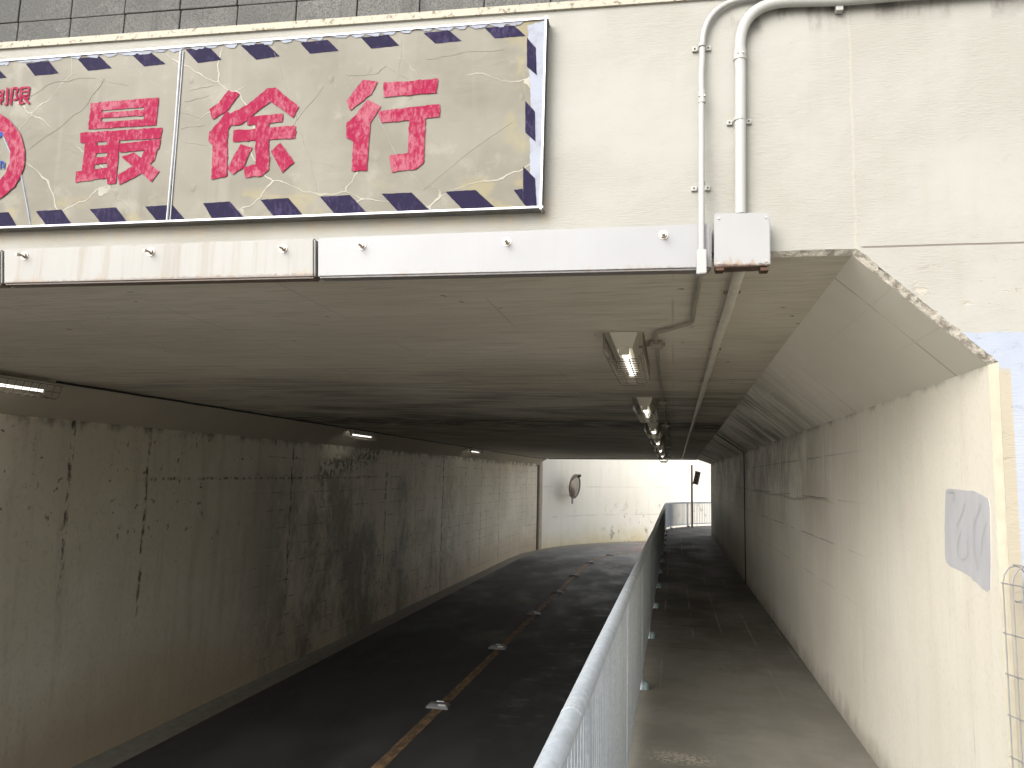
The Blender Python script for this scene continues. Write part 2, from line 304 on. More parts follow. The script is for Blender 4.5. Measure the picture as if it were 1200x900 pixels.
# ---- white painted steel with rust at edges
def rusty(name, base, z0, z1, amount=1.0, streak=0.5):
    g = G(name, 0.45, spec=0.45)
    lo = g.noise((3, 3, 3), 4); e = g.mul(g.noise((16, 16, 5), 5, .65), (z1-z0)*0.9)
    low = g.sm(g.add(g.z, e), z0+(z1-z0)*0.50, z0+(z1-z0)*0.36)
    c = g.mix(g.sm(lo, .3, .7), base, tuple(v*0.94 for v in base))
    dr = g.mul(g.sm(g.noise((17, 17, 0.6), 5, 0.7), 0.47, 0.70), streak)
    c = g.mix(g.mul(dr, 0.6), c, (0.17, 0.135, 0.095))
    tp = g.mul(g.sm(g.z, z1-0.012, z1), g.sm(g.noise((7, 7, 7), 4), 0.52, 0.6)); c = g.mix(g.mul(tp, .8*amount), c, (0.26, 0.12, 0.04))
    c = g.mix(g.mul(low, 0.75*amount), c, (0.25, 0.17, 0.10))
    c = g.mix(g.mul(g.sm(g.add(g.z, g.mul(g.noise(45, 4, .7), 0.03)), z0+0.024, z0+0.012), amount), c, (0.07, 0.035, 0.02))
    g.col(c); g.bump(g.noise(30, 4), 0.08, 0.004); M[name] = g.m
rusty('beam_stained', (0.265, 0.259, 0.241), 0.83, 1.05, 0.6, 0.9)
rusty('beam_white', (0.285, 0.287, 0.292), 0.815, 1.05, 0.4, 0.10)
rusty('box_white', (0.30, 0.30, 0.297), 0.815, 1.065, 1.0, 0.06)
simple('pipe_white', (0.36, 0.355, 0.335), 0.4, 0, 0.05, 9)
simple('pipe_beige', (0.60, 0.56, 0.47), 0.5, 0, 0.25, 12)
simple('pipe_grimy', (0.30, 0.27, 0.215), 0.55, 0, 0.4, 6)
simple('bolt_steel', (0.40, 0.36, 0.31), 0.4, 0.75, 0.4, 90)
simple('rust', (0.07, 0.038, 0.022), 0.9, 0, 0.5, 60)
simple('black_cable', (0.02, 0.02, 0.02), 0.6)
simple('fixture_paint', (0.55, 0.51, 0.42), 0.45, 0, 0.15, 14)
simple('guard_wire', (0.20, 0.18, 0.145), 0.45, 0.4, 0.3, 30)
simple('joint_sealant', (0.045, 0.036, 0.03), 0.9, 0, 0.5, 12)
simple('joint_brown', (0.11, 0.07, 0.045), 0.9, 0, 0.5, 6)
simple('joint_pale', (0.42, 0.38, 0.31), 0.9, 0, 0.3, 6)
simple('brown_pole', (0.13, 0.075, 0.06), 0.5, 0.1, 0.2, 10)
simple('stud_black', (0.22, 0.22, 0.22), 0.6)
simple('reflector_white', (0.85, 0.85, 0.83), 0.25, 0, 0.05)
simple('teal_cap', (0.11, 0.155, 0.15), 0.5, 0, 0.2, 25)
simple('mirror_rim', (0.10, 0.08, 0.07), 0.5, 0, 0.2)
simple('fence_wire', (0.24, 0.235, 0.23), 0.5, 0.2, 0.15, 40)
g = G('mirror_face', 0.22, 0.9); n = g.noise((4, 4, 4), 4); g.col(g.mix(n, (0.11, 0.10, 0.097), (0.17, 0.155, 0.15))); M['mirror'] = g.m
g = G('galvanised', 0.5, 0.1, 0.5)
v = g.vor(55); n = g.noise((8, 8, 2), 4); sc_ = g.noise((60, 60, 6), 4, .7)
c = g.mix(v, (0.36, 0.405, 0.445), (0.50, 0.54, 0.575)); c = g.mix(g.mul(g.sm(n, .5, .7), .5), c, (0.33, 0.35, 0.36)); c = g.mix(g.mul(g.sm(sc_, .62, .7), .6), c, (0.72, 0.74, 0.75))
g.col(c); g.rough(g.sm(n, .3, .7, .35, .55)); M['galv'] = g.m
g = G('lamp_glow', 0.3); g.col((0.9, 0.9, 0.85)); g.b.inputs['Emission Color'].default_value = (1, 0.97, 0.88, 1); g.b.inputs['Emission Strength'].default_value = 1.6; M['lamp'] = g.m
g = G('patch_paint', 0.6)
n = g.noise((1, 12, 4), 5, 0.6); g.col(g.mix(g.sm(n, .3, .7), (0.42, 0.42, 0.435), (0.47, 0.468, 0.475))); g.bump(n, 0.2, 0.004); M['patch'] = g.m
simple('patch_dark', (0.405, 0.405, 0.415), 0.6, 0, 0.06, 20)

# ------------------------------------------------------------------ mesh helpers
def empty(name, loc, label=None, cat=None, group=None):
    o = bpy.data.objects.new(name, None); C.objects.link(o); o.location = loc; o.empty_display_size = 0.1
    if label: o['label'] = label
    if cat: o['category'] = cat
    if group: o['group'] = group
    return o
def build(name, bm, mat, parent=None, world=True, smooth=False, label=None):
    if smooth: bmesh.ops.remove_doubles(bm, verts=bm.verts[:], dist=1e-6)
    me = bpy.data.meshes.new(name); bmesh.ops.recalc_face_normals(bm, faces=bm.faces[:]) if len(bm.faces) > 2 else None
    if smooth:
        for f_ in bm.faces:
            f_.smooth = len(f_.verts) == 4
        for f_ in bm.faces:
            if len(f_.verts) > 4:
                for e_ in f_.edges: e_.smooth = False
    bm.to_mesh(me); bm.free(); o = bpy.data.objects.new(name, me); C.objects.link(o); me.materials.append(M[mat])
    if parent:
        o.parent = parent
        if world and parent.type == 'EMPTY': o.location = -parent.location
    if label: o['label'] = label
    return o
def tag(o, label, cat, group=None):
    o['label'] = label; o['category'] = cat
    if group: o['group'] = group
    return o
def struct(o): o['kind'] = 'structure'; return o
def BM(): return bmesh.new()
def box(bm, c, s, rot=None, bev=0.0):
    r = bmesh.ops.create_cube(bm, size=1.0); vs = r['verts']
    m = Matrix.Translation(Vector(c)) @ (rot.to_4x4() if rot else Matrix.Identity(4)) @ Matrix.Diagonal((*s, 1))
    bmesh.ops.transform(bm, matrix=m, verts=vs)
    if bev:
        es = list({e for v in vs for e in v.link_edges})
        bmesh.ops.bevel(bm, geom=es, offset=bev, segments=2, affect='EDGES', profile=0.5)
def prism(bm, pts, vec):                          # polygon extruded along vec
    a = [bm.verts.new(p) for p in pts]; b = [bm.verts.new(Vector(p)+Vector(vec)) for p in pts]; n = len(pts)
    bm.faces.new(a); bm.faces.new(b[::-1])
    for i in range(n): bm.faces.new((a[i], b[i], b[(i+1) % n], a[(i+1) % n]))
def tube(bm, pts, r, n=10, caps=True):
    pts = [Vector(p) for p in pts]; rings = []; up = None
    for i, p in enumerate(pts):
        t = (pts[min(i+1, len(pts)-1)] - pts[max(i-1, 0)]).normalized()
        if up is None: up = t.orthogonal().normalized()
        up = (up - t*up.dot(t)).normalized(); s = t.cross(up)
        rr = r[i] if isinstance(r, (list, tuple)) else r
        rings.append([bm.verts.new(p + (up*math.cos(2*math.pi*k/n) + s*math.sin(2*math.pi*k/n))*rr) for k in range(n)])
    for a, b in zip(rings, rings[1:]):
        for k in range(n): bm.faces.new((a[k], a[(k+1) % n], b[(k+1) % n], b[k]))
    if caps: bm.faces.new(rings[0][::-1]); bm.faces.new(rings[-1])
def bend(p0, corner, p1, r, n=7):                 # polyline p0 - rounded corner - p1
    p0, c, p1 = Vector(p0), Vector(corner), Vector(p1); a = (p0-c).normalized(); b = (p1-c).normalized()
    A, B = c+a*r, c+b*r
    return [p0] + [A.lerp(c, t).lerp(c.lerp(B, t), t) for t in [i/n for i in range(n+1)]] + [p1]
def loft(bm, rings, closed=True, caps=True):
    rs = [[bm.verts.new(p) for p in r] for r in rings]; n = len(rs[0])
    for a, b in zip(rs, rs[1:]):
        for k in range(n if closed else n-1): bm.faces.new((a[k], a[(k+1) % n], b[(k+1) % n], b[k]))
    if caps and closed: bm.faces.new(rs[0][::-1]); bm.faces.new(rs[-1])
def lerp(a, b, t): return a+(b-a)*t

# ------------------------------------------------------------------ alignment of the underpass
ROADZ = -3.4; XL = -6.6; XR = 1.137; CX = 8.1
def left_path(y):                                 # y along the left wall (arc after 32 m)
    if y <= 32: return XL, y, 0.0
    th = (y-32)/14.7; return CX-14.7*math.cos(th), 32+14.7*math.sin(th), th
def zf(y): return -1.6 - 0.10*max(0, min(1, (y-8)/18)) - 0.05*max(0, min(1, (y-26)/6))
NS = 16; LEND = 35.6; REND = 24.8
def stL(s): return left_path(lerp(3.0, LEND, s))
def stR(s, x=1.137): return lerp(near_y(x), REND, s)
S_ = [i/NS for i in range(NS+1)]
def near_y(x): return fy(x)+0.020
ups = empty('underpass', (-2.7, 3.08, ROADZ), 'long concrete road underpass with cream painted portal, sooty low ceiling and stained walls', 'underpass')

# left wall
def zLt(s): return lerp(0.50, 0.60, s)
bm = BM(); rings = []
for s in S_:
    x, y, th = stL(s); o = Vector((-math.cos(th), math.sin(th), 0))
    if s == 0: y = near_y(XL)
    p = Vector((x, y, 0)); q = p+o*0.9
    rings.append([(p.x, p.y, -3.6), (p.x, p.y, zLt(s)), (p.x+o.x*.02, p.y+o.y*.02, 1.0), (q.x, q.y, 1.0), (q.x, q.y, -3.6)])
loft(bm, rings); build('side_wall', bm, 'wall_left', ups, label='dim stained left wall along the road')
# right wall
def zRt(s): return lerp(0.444, 0.502, s)
bm = BM(); rings = []
for s in S_:
    y = stR(s); rings.append([(XR, y, -3.55), (XR, y, zRt(s)), (XR+.02, y, 1.0), (XR+0.9, y, 1.0), (XR+0.9, y, -3.55)])
loft(bm, rings); build('side_wall', bm, 'wall_right', ups, label='pale right wall beside the walkway')
# ceiling
def cL(s): x, y, th = stL(s); return Vector((x+0.5*math.cos(th), (near_y(-6.1) if s == 0 else y-0.5*math.sin(th)), lerp(0.86, 0.85, s)))
def cR(s): return Vector((lerp(0.678, 0.705, s), stR(s, 0.678), lerp(0.875, 0.645, s)))
bm = BM(); rings = []
for s in S_:
    a, b = cL(s), cR(s); row = [a.lerp(b, k/10) for k in range(11)]
    rings.append([tuple(p) for p in row] + [(b.x, b.y, 1.05), (a.x, a.y, 1.05)])
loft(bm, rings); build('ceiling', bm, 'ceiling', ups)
# haunches
bm = BM(); loft(bm, [[tuple(cR(s)+Vector((0, 0, .0))), (XR, stR(s), zRt(s)), (XR+.05, stR(s), 1.0), tuple(cR(s)+Vector((0, 0, .3)))] for s in S_])
build('haunch', bm, 'haunch', ups)
bm = BM(); rings = []
for s in S_:
    x, y, th = stL(s)
    if s == 0: y = near_y(XL)
    rings.append([tuple(cL(s)), (x, y, zLt(s)), (x-.05, y, 1.0), tuple(cL(s)+Vector((0, 0, .15)))])
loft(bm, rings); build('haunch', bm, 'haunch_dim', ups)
# deck above
bm = BM(); prism(bm, [(-9, 3.2, 1.02), (7, 3.45, 1.02), (7, 24.6, 1.02), (1.3, 24.6, 1.02), (0.7, 24.85, 1.02), (-5.55, 35.3, 1.02), (-9, 36, 1.02)], (0, 0, 0.98))
build('deck', bm, 'kerb_concrete', ups)
# dark drip edge along the far end of the ceiling
a, b = cL(1.0), cR(1.0); bm = BM(); d = (b-a).normalized(); nrm = Vector((d.y, -d.x, 0))
prism(bm, [a+Vector((0, .004, -.035)), b+Vector((0, .004, -.02)), b+Vector((0, .004, .3)), a+Vector((0, .004, .3))], (0.03, 0.06, 0))
build('drip_edge', bm, 'joint_sealant', ups)

# portal face with its opening
E_ = 0.050
def TZ(x): return 2.004-0.018*(x+0.13)
def fp(x, z, off=0.0): return Vector((x, fy(x), z)) + FN*off
inner = [(XL, -3.55), (XL, 0.50), (-6.1, 0.86), (0.678, 0.875), (XR, 0.444), (XR, -1.75)]
outer = [(XL-E_, -3.55), (XL-E_, 0.52), (-6.12, 0.86+E_*.6), (0.690, 0.893), (XR+E_*.55, 0.452), (XR+E_*.35, -1.75)]
ring = [(-9, -3.55)] + outer + [(7, -1.75), (7, TZ(7)-.03), (-9, TZ(-9)-.03)]
bm = BM(); fv = [bm.verts.new(fp(x, z)) for x, z in ring]; bv = [bm.verts.new(fp(x, z)-FN*0.12) for x, z in ring]
bm.faces.new(fv)
n = len(ring)
for i in list(range(len(outer)+1, n)) + [0]:
    bm.faces.new((fv[i], bv[i], bv[(i+1) % n], fv[(i+1) % n]))
build('portal_face', bm, 'face', ups)
# broken edge strip, chopped fine so it has an uneven arris
def chop(pts, step):
    out = []
    for a, b in zip(pts, pts[1:]):
        k = max(1, int(math.dist(a, b)/step)); out += [(lerp(a[0], b[0], i/k), lerp(a[1], b[1], i/k)) for i in range(k)]
    return out + [pts[-1]]
def strip(name, po, pi, mat, rough_):
    bm = BM(); A = []; B = []
    k = 40 if rough_ else 1
    for i in range(k+1):
        t = i/k; j = Vector((random.gauss(0, .0035), 0, random.gauss(0, .0035))) if rough_ and 0 < i < k else Vector()
        A.append(bm.verts.new(fp(lerp(po[0][0], po[1][0], t), lerp(po[0][1], po[1][1], t), 0.0015)+j)); B.append(bm.verts.new(fp(lerp(pi[0][0], pi[1][0], t), lerp(pi[0][1], pi[1][1], t))-FN*0.0185))
    for i in range(k): bm.faces.new((A[i], A[i+1], B[i+1], B[i]))
    return bm
for i in range(5):
    r_ = i in (2, 3)
    bm = strip('arris', outer[i:i+2], inner[i:i+2], 'edge', r_)
    build('chipped_edge' if r_ else 'edge_strip', bm, 'edge' if r_ else 'coping' if i < 2 else 'edge_tan', ups)
# coping
bm = BM(); prism(bm, [fp(-9, TZ(-9)-.032, .012), fp(7, TZ(7)-.032, .012), fp(7, TZ(7)-.032, -.6), fp(-9, TZ(-9)-.032, -.6)], (0, 0, 0.033)); build('coping', bm, 'coping', ups)
# expansion joints
bm = BM(); box(bm, (XR-0.004, 13.13, (zf(13)+.47)/2), (0.012, 0.085, .47-zf(13)-.01)); build('expansion_joint', bm, 'joint_sealant', ups)
s = (13.13-3.10)/(REND-3.10); a, b = cR(s)+Vector((0, 0, -.006)), Vector((XR, 13.13, zRt(s)-.006))
bm = BM(); prism(bm, [a+Vector((-.0, -.04, 0)), b+Vector((-.006, -.04, 0)), b+Vector((-.006, .045, 0)), a+Vector((0, .045, 0))], (0, 0, .02)); build('expansion_joint', bm, 'joint_sealant', ups)
x, y, th = left_path(LEND-.05); bm = BM()
rt = Matrix.Rotation(-th, 3, 'Z'); box(bm, (x+.012, y, -1.42), (0.05, 0.16, 3.95), rt); build('expansion_joint', bm, 'joint_brown', ups, label='brown joint at the far end of the left wall')
x, y, th = left_path(LEND+.28); bm = BM(); box(bm, (x+.01, y, -1.3), (0.04, 0.30, 4.2), Matrix.Rotation(-th, 3, 'Z')); jp = bm
build('joint_cover', jp, 'joint_pale', ups)
# painted-over patch on the right wall
pp = [(1108, 575), (1111, 572.5), (1122, 573.5), (1134, 575), (1141, 575), (1151, 580), (1158, 584), (1160, 595), (1160.5, 620), (1161, 655), (1160.5, 690), (1157, 693.5), (1150, 689), (1145, 683), (1140, 680), (1138, 676), (1128, 670), (1114, 664), (1109, 659), (1107.5, 650), (1107, 615)]
bm = BM(); prism(bm, [atx(px, py, XR-.001) for px, py in pp], (.004, 0, 0)); pat = build('paint_patch', bm, 'patch', ups)
bm = BM()
def ink(bm, pts, w, X):
    P4 = [pts[0]]+pts+[pts[-1]]; sm_ = []
    for a, b, c, d in zip(P4, P4[1:], P4[2:], P4[3:]):
        for i in range(5):
            t = i/5; sm_.append(tuple(.5*(2*b[k]+(c[k]-a[k])*t+(2*a[k]-5*b[k]+4*c[k]-d[k])*t*t+(3*b[k]-a[k]-3*c[k]+d[k])*t**3) for k in (0, 1)))
    pts = sm_+[pts[-1]]
    for (x0, y0), (x1, y1) in zip(pts, pts[1:]):
        d = Vector((x1-x0, y1-y0)); q = Vector((-d.y, d.x)).normalized()*w
        bm.faces.new([bm.verts.new(atx(px, py, X)) for px, py in ((x0+q.x, y0+q.y), (x1+q.x, y1+q.y), (x1-q.x, y1-q.y), (x0-q.x, y0-q.y))])
bm = BM(); ink(bm, [(1130, 590), (1127, 603), (1121, 616)], 1.0, XR-.002); build('ghost_stroke', bm, 'patch_dark', pat, world=False)
bm = BM(); ink(bm, [(1148, 590), (1146, 602), (1141, 614), (1141, 640), (1146, 668)], 1.3, XR-.002); build('ghost_stroke', bm, 'patch_dark', pat, world=False)
bm = BM(); ink(bm, [(1126, 624), (1122, 636), (1123, 650), (1128, 656), (1134, 650), (1133, 632)], 0.7, XR-.002); build('ghost_stroke', bm, 'patch_dark', pat, world=False)
bm = BM(); ink(bm, [(1156, 612), (1151, 630), (1150, 650)], 0.8, XR-.002); build('ghost_stroke', bm, 'patch_dark', pat, world=False)
bm = BM(); ink(bm, [(1111, 577), (1117, 577), (1117, 588)], 1.2, XR-.002); build('ghost_stroke', bm, 'patch_dark', pat, world=False)

# ------------------------------------------------------------------ blocks above
bw = empty('block_wall', (0, 3.6, 2.0), 'grey weathered concrete block wall running along above the cream portal', 'wall')
zj = face(0, 29, -.36).z; BW, BH = 0.328, 0.34
bm = BM(); q = [fp(-9, 1.5, -.42), fp(7, 1.5, -.42), fp(7, 3.9, -.42), fp(-9, 3.9, -.42)]; prism(bm, q, (0, .3, 0)); build('mortar_core', bm, 'mortar', bw)
ex = Vector((0.99963, 0.0273, 0)); rot = Matrix((ex, -FN, Vector((0, 0, 1)))).transposed()
x0_ = face(84, 30, -.36).x; bm = BM()
for r in range(-1, 5):
    for k in range(-18, 20):
        c_ = fp(x0_+BW*(k+.5), zj+BH*(r+.5)-.018*(x0_+BW*(k+.5)+3.3), -.41+random.uniform(-.003, .003))
        box(bm, c_, (BW-.0055, 0.10, BH-.005), rot @ Matrix.Rotation(R_(1.03), 3, 'Y'), 0.004)
build('block_courses', bm, 'block', bw)

# ------------------------------------------------------------------ sign
SO = 0.055
sg = empty('warning_sign', fp(-2.0, 1.13, .03), 'long peeling cream sign board with red 最徐行 lettering and navy hazard stripes above the opening', 'sign')
def sp_(px, py, o=0.0): return face(px, py, SO+o)
TL, TR, BR, BL = sp_(0, 71), sp_(641, 21), sp_(635, 244), sp_(0, 268)
TL2 = TL + (TL-TR).normalized()*1.45; BL2 = BL + (BL-BR).normalized()*1.45
bm = BM(); prism(bm, [TL2, TR, BR, BL2], -FN*0.05); panel = build('panel', bm, 'film', sg)
bm = BM()
for a, b in ((TL2, TR), (TR, BR), (BR, BL2), (BL2, TL2)):
    d = (b-a).normalized(); w_ = d.cross(FN)
    prism(bm, [a-d*.006+FN*.007, b+d*.006+FN*.007, b+d*.006+FN*.007+w_*.008, a-d*.006+FN*.007+w_*.008], -FN*.058)
build('frame', bm, 'aluminium', sg)
layer = [0.0008]
def poly(bm, pts, jit=0.5, step=7.0):
    layer[0] += 0.00004; o = layer[0]; out = []
    for (x0, y0), (x1, y1) in zip(pts, pts[1:]+pts[:1]):
        k = max(1, int(math.hypot(x1-x0, y1-y0)/step*2))
        for i in range(k):
            j = jit if i else jit*0.4
            out.append((lerp(x0, x1, i/k)+random.gauss(0, jit*.55 if i else .1), lerp(y0, y1, i/k)+random.gauss(0, j*.55)))
    bm.faces.new([bm.verts.new(sp_(px, py, o)) for px, py in out])
def cv(pts, ox, oy, k): return [(ox+a/k, oy+b/k) for a, b in pts]
def bar(p, q, w0, w1=None):                       # stroke quad from p to q
    w1 = w0 if w1 is None else w1; d = Vector((q[0]-p[0], q[1]-p[1])).normalized(); n = (-d.y, d.x)
    return [(p[0]+n[0]*w0, p[1]+n[1]*w0), (q[0]+n[0]*w1, q[1]+n[1]*w1), (q[0]-n[0]*w1, q[1]-n[1]*w1), (p[0]-n[0]*w0, p[1]-n[1]*w0)]
# top / bottom / right hazard stripes
tops = [[(-32,79),(-6,77),(8,91),(-19,94)],[(30,74.5),(57,71.5),(69,86),(41,89)],[(90,68),(117,66),(131,80),(103,83)],[(154,63.5),(177,61.5),(194,75),(169,78)],[(217,57.5),(245,55),(260,70),(232,74)],[(282,53),(312,51),(328,66),(300,70)],[(352,50),(384,46.5),(397,59.5),(363,63)],[(423,44),(455,40.5),(468,53.5),(435,57)],[(496,38.5),(526,35.5),(541,48),(510,51)],[(568,32.5),(602,29.5),(616,42),(580,45)]]
bots = [[(-18,250.5),(10,248.5),(20,265.5),(-8,267)],[(42,247.5),(72,245.5),(84,262.5),(55,265)],[(105,245),(136,243),(149,260.5),(119,262.5)],[(170,242),(202,240),(217,257.5),(184,259.5)],[(238,238),(269,236),(286,255),(249,257)],[(305,234),(338,232),(355,252),(321,254)],[(375,230.5),(410,228.5),(429,248.5),(392,250.5)],[(447,227),(482,225.5),(503,246),(466,247.5)],[(522,224.5),(557,222.5),(580,243),(542,245.5)]]
rts = [[(617.5,44),(628,56),(629,88),(617.5,78)],[(615.5,118),(627,131),(627.5,166),(615.5,155)],[(613,195),(627,209),(629,241),(616,241),(613,238)],[(602,222.5),(612.5,221),(612.5,237)]]
bm = BM(); poly(bm, [(618,30),(639,24),(636.5,95),(634,242),(620,242),(622,120)], 0.8); build('white_edge_band', bm, 'white_film', sg)
for i in range(1, 6):                              # the stripes go on along the part of the board beyond the picture
    tops.append([(x-60.5*i, y+4.7*i) for x, y in tops[0]]); bots.append([(x-60*i, y+2.4*i) for x, y in bots[0]])
for st_ in tops + bots + rts:
    bm = BM(); poly(bm, st_, 0.2); build('hazard_stripe', bm, 'navy_paint', sg)
# peeled white lumps along the top edge
for i in range(30):
    bm = BM()
    x = 4+i*20.6+random.uniform(-4, 4); y = 71-(x/640)*50+2.2
    w = random.uniform(7, 13); poly(bm, [(x-w, y+random.uniform(0, 1)), (x-w*.3, y-1.8), (x+w*.6, y-2.4), (x+w, y-1), (x+w*.6, y+random.uniform(1.5, 4)), (x-w*.3, y+random.uniform(2, 4.5))], 0.7, 4); build('peeled_film', bm, 'white_film', sg)
# 最
K = lambda pts: cv(pts, 0, 60, 4.286)
sai = [[(455,260),(797,232),(793,276),(452,302)], [(452,300),(513,292),(508,388),(443,392)], [(725,272),(794,262),(783,372),(718,376)], [(512,309),(726,293),(724,322),(509,336)], [(510,356),(722,341),(720,376),(506,388)],
  [(403,410),(815,383),(808,437),(403,460)], [(428,457),(489,455),(470,606),(408,612)], [(537,450),(600,443),(582,664),(538,668)], [(486,474),(540,468),(538,508),(482,514)], [(474,534),(540,528),(538,562),(470,570)], [(470,592),(540,585),(538,610),(466,616)],
  [(380,604),(585,588),(580,630),(378,660)], [(598,464),(807,440),(797,492),(600,508)], [(730,480),(798,470),(775,545),(700,620),(600,672),(588,622),(660,580),(712,530)], [(610,530),(672,508),(800,602),(760,656)]]
bm = BM()
for p_ in sai: poly(bm, K(p_), 0.45)
build('character', bm, 'red_paint', sg)
# 徐
K = lambda pts: cv(pts, 0, 0, 3.0)
jo = [[(803,316),(842,330),(800,388),(748,420),(735,384),(770,360)], [(795,390),(830,414),(800,458),(798,618),(743,632),(748,512),(732,498),(736,464),(768,430)],
  [(940,310),(968,308),(985,330),(930,372),(850,436),(815,442),(806,402),(870,368)], [(950,322),(970,308),(1050,374),(1030,414),(985,380),(940,350)], [(872,410),(995,398),(992,428),(868,440)], [(820,458),(1040,441),(1037,486),(818,498)],
  [(898,420),(946,416),(945,595),(922,618),(862,624),(856,588),(898,578)], [(846,506),(886,518),(856,588),(818,614),(798,592)], [(952,530),(986,502),(1034,570),(992,608)]]
bm = BM()
for p_ in jo: poly(bm, K(p_), 0.6)
build('character', bm, 'red_paint', sg)
# 行
K = lambda pts: cv(pts, 350, 0, 3.0)
ko = [[(225,280),(278,286),(255,332),(182,388),(168,354)], [(240,350),(290,373),(252,432),(240,600),(186,602),(192,498),(166,484),(168,432),(200,405)], [(298,290),(490,276),(485,326),(298,341)], [(278,390),(497,365),(495,411),(290,432)], [(388,418),(446,412),(440,572),(412,594),(326,606),(318,545),(384,538)]]
bm = BM()
for p_ in ko: poly(bm, K(p_), 0.6)
build('character', bm, 'red_paint', sg)
# 制限 (the left one is cut by the picture edge)
K = lambda pts: cv(pts, 0, 60, 4.286)
bm = BM()
for p, q, w in [((60,184),(52,270),6),((62,186),(92,184),5),((90,184),(80,212),5),((80,212),(88,238),5),((88,238),(66,246),5),((106,182),(100,266),6),((106,184),(148,180),5),((146,180),(141,222),5),((104,203),(144,200),4),((102,224),(142,220),4),((96,266),(122,256),5),((112,222),(146,264),6),((144,228),(124,246),5)]:
    poly(bm, K(bar(p, q, w)), 0.25)
build('character', bm, 'red_paint', sg)
bm = BM()
for p, q, w in [((13,192),(9,250),5),((38,182),(32,268),6),((32,268),(20,266),5),((-14,188),(-20,276),6),((-44,205),(6,201),5),((-46,226),(6,222),5),((-38,188),(-46,206),4),((-38,244),(-42,270),5),((-38,246),(2,242),5),((2,242),(0,266),5)]:
    poly(bm, K(bar(p, q, w)), 0.25)
build('character', bm, 'red_paint', sg)
# red ring and the blue height figure it frames
bm = BM(); ctr = Vector((-118, 525)); NR = 64; ra = []; rb = []; layer[0] += .00004
for i in range(NR):
    a = 2*math.pi*i/NR; u = Vector((math.cos(a), math.sin(a)))
    for lst, r in ((ra, 243), (rb, 168)):
        p = ctr+u*(r+random.gauss(0, 1.2)); lst.append(bm.verts.new(sp_(p.x/4.286, 60+p.y/4.286, layer[0])))
for i in range(NR): bm.faces.new((ra[i], ra[(i+1) % NR], rb[(i+1) % NR], rb[i]))
build('ring', bm, 'red_paint', sg)
bm = BM()
for p, q, w in [((-22,552),(-22,592),5),((0,556),(-1,590),4.5),((19,556),(17,590),4.5),((-22,556),(14,554),4.5)]: poly(bm, K(bar(p, q, w)), 0.2)
build('letter', bm, 'blue_paint', sg)
bm = BM(); poly(bm, K([(-30,412),(12,404),(16,424),(-2,432),(-30,436)]), 0.3); build('numeral', bm, 'blue_paint', sg)
# seams
bm = BM(); a, b = sp_(212, 60, .004), sp_(196, 258, .004); tube(bm, [a, a.lerp(b, .5)+Vector((.004, 0, 0)), b], 0.0055, 6)
a, b = sp_(215, 60, .003), sp_(199.5, 258, .003); tube(bm, [a, b], 0.003, 6); build('seam_strip', bm, 'aluminium', sg)
bm = BM(); tube(bm, [sp_(4, 160, .001), sp_(15, 185, .001), sp_(24, 200, .001), sp_(30, 230, .001), sp_(36, 264, .001)], 0.004, 5); build('seam_strip', bm, 'white_film', sg)
# raised cracks in the film
bm = BM()
for pts in [[(33,175),(70,150),(103,122),(122,92)],[(36,112),(60,98),(100,90),(150,100)],[(320,62),(333,95),(345,135),(355,165),(365,195),(372,230)],[(395,75),(410,90),(425,112)],[(443,140),(470,190),(497,222),(540,185),(600,143)],[(405,88),(440,88),(452,78),(478,92)],[(472,45),(466,92)],[(500,70),(540,62),(590,58)],[(380,100),(350,140),(332,160)],[(128,205),(130,225),(150,240)],[(160,80),(195,110)],[(505,215),(520,225),(548,222)],[(215,165),(242,170)],[(213,150),(240,147)],[(212,132),(238,140)],[(216,120),(245,112)],[(222,105),(250,100)]]:
    q = []
    for a, b in zip(pts, pts[1:]):
        for i in range(4): q.append(sp_(lerp(a[0], b[0], i/4)+random.uniform(-1.5, 1.5), lerp(a[1], b[1], i/4)+random.uniform(-1.5, 1.5), .0006))
    q.append(sp_(*pts[-1], .0006)); bm = BM(); tube(bm, q, [random.uniform(.0005, .0014) for _ in q], 5); build('crease', bm, 'crease_film', sg)

# ------------------------------------------------------------------ white steel bumper beams
def beam(pxl, pxr, mat, bolts, label, zoff=0):
    l0, r0 = pxl, pxr; o = 0.075
    a = face(l0, 292-l0*.0366, o); b = face(r0, 292-r0*.0366, o); zt = a.z*.5+b.z*.5
    a2 = face(l0, 333.5-l0*.0220, o); b2 = face(r0, 333.5-r0*.0220, o)
    bt = empty('bumper_beam', (a+b)/2*1.0, label, 'beam', 'white bumper beams across the top of the opening')
    bm = BM(); prism(bm, [a, b, b2, a2], -FN*.073)
    bmesh.ops.bevel(bm, geom=[e for e in bm.edges], offset=.008, segments=2, affect='EDGES')
    build('plate', bm, mat, bt)
    for px, py in bolts:
        p = face(px, py, o); nb = BM(); tube(nb, [p-FN*.004, p+FN*.012], 0.0125, 6); tube(nb, [p-FN*.004, p+FN*.003], 0.019, 14)
        nut = build('nut', nb, 'bolt_steel', bt)
        sb = BM(); tl = random.uniform(-.12, .12); tube(sb, [p, p+(FN+Vector((tl, 0, -.1))).normalized()*.048], 0.0062, 8); rod = build('threaded_rod', sb, 'bolt_steel', nut, world=False)
    return bt
beam(-330, 0.8, 'beam_stained', [(-280,307),(-118,302)], 'leftmost bumper beam, almost wholly beyond the left picture edge')
beam(3.5, 368.5, 'beam_stained', [(29,300),(177,295.5),(332,291.5)], 'rust streaked left bumper beam with stained white paint under the sign')
beam(372, 834, 'beam_white', [(424,288),(594,283.5),(777.5,275.5)], 'clean white right bumper beam ending at the junction box')

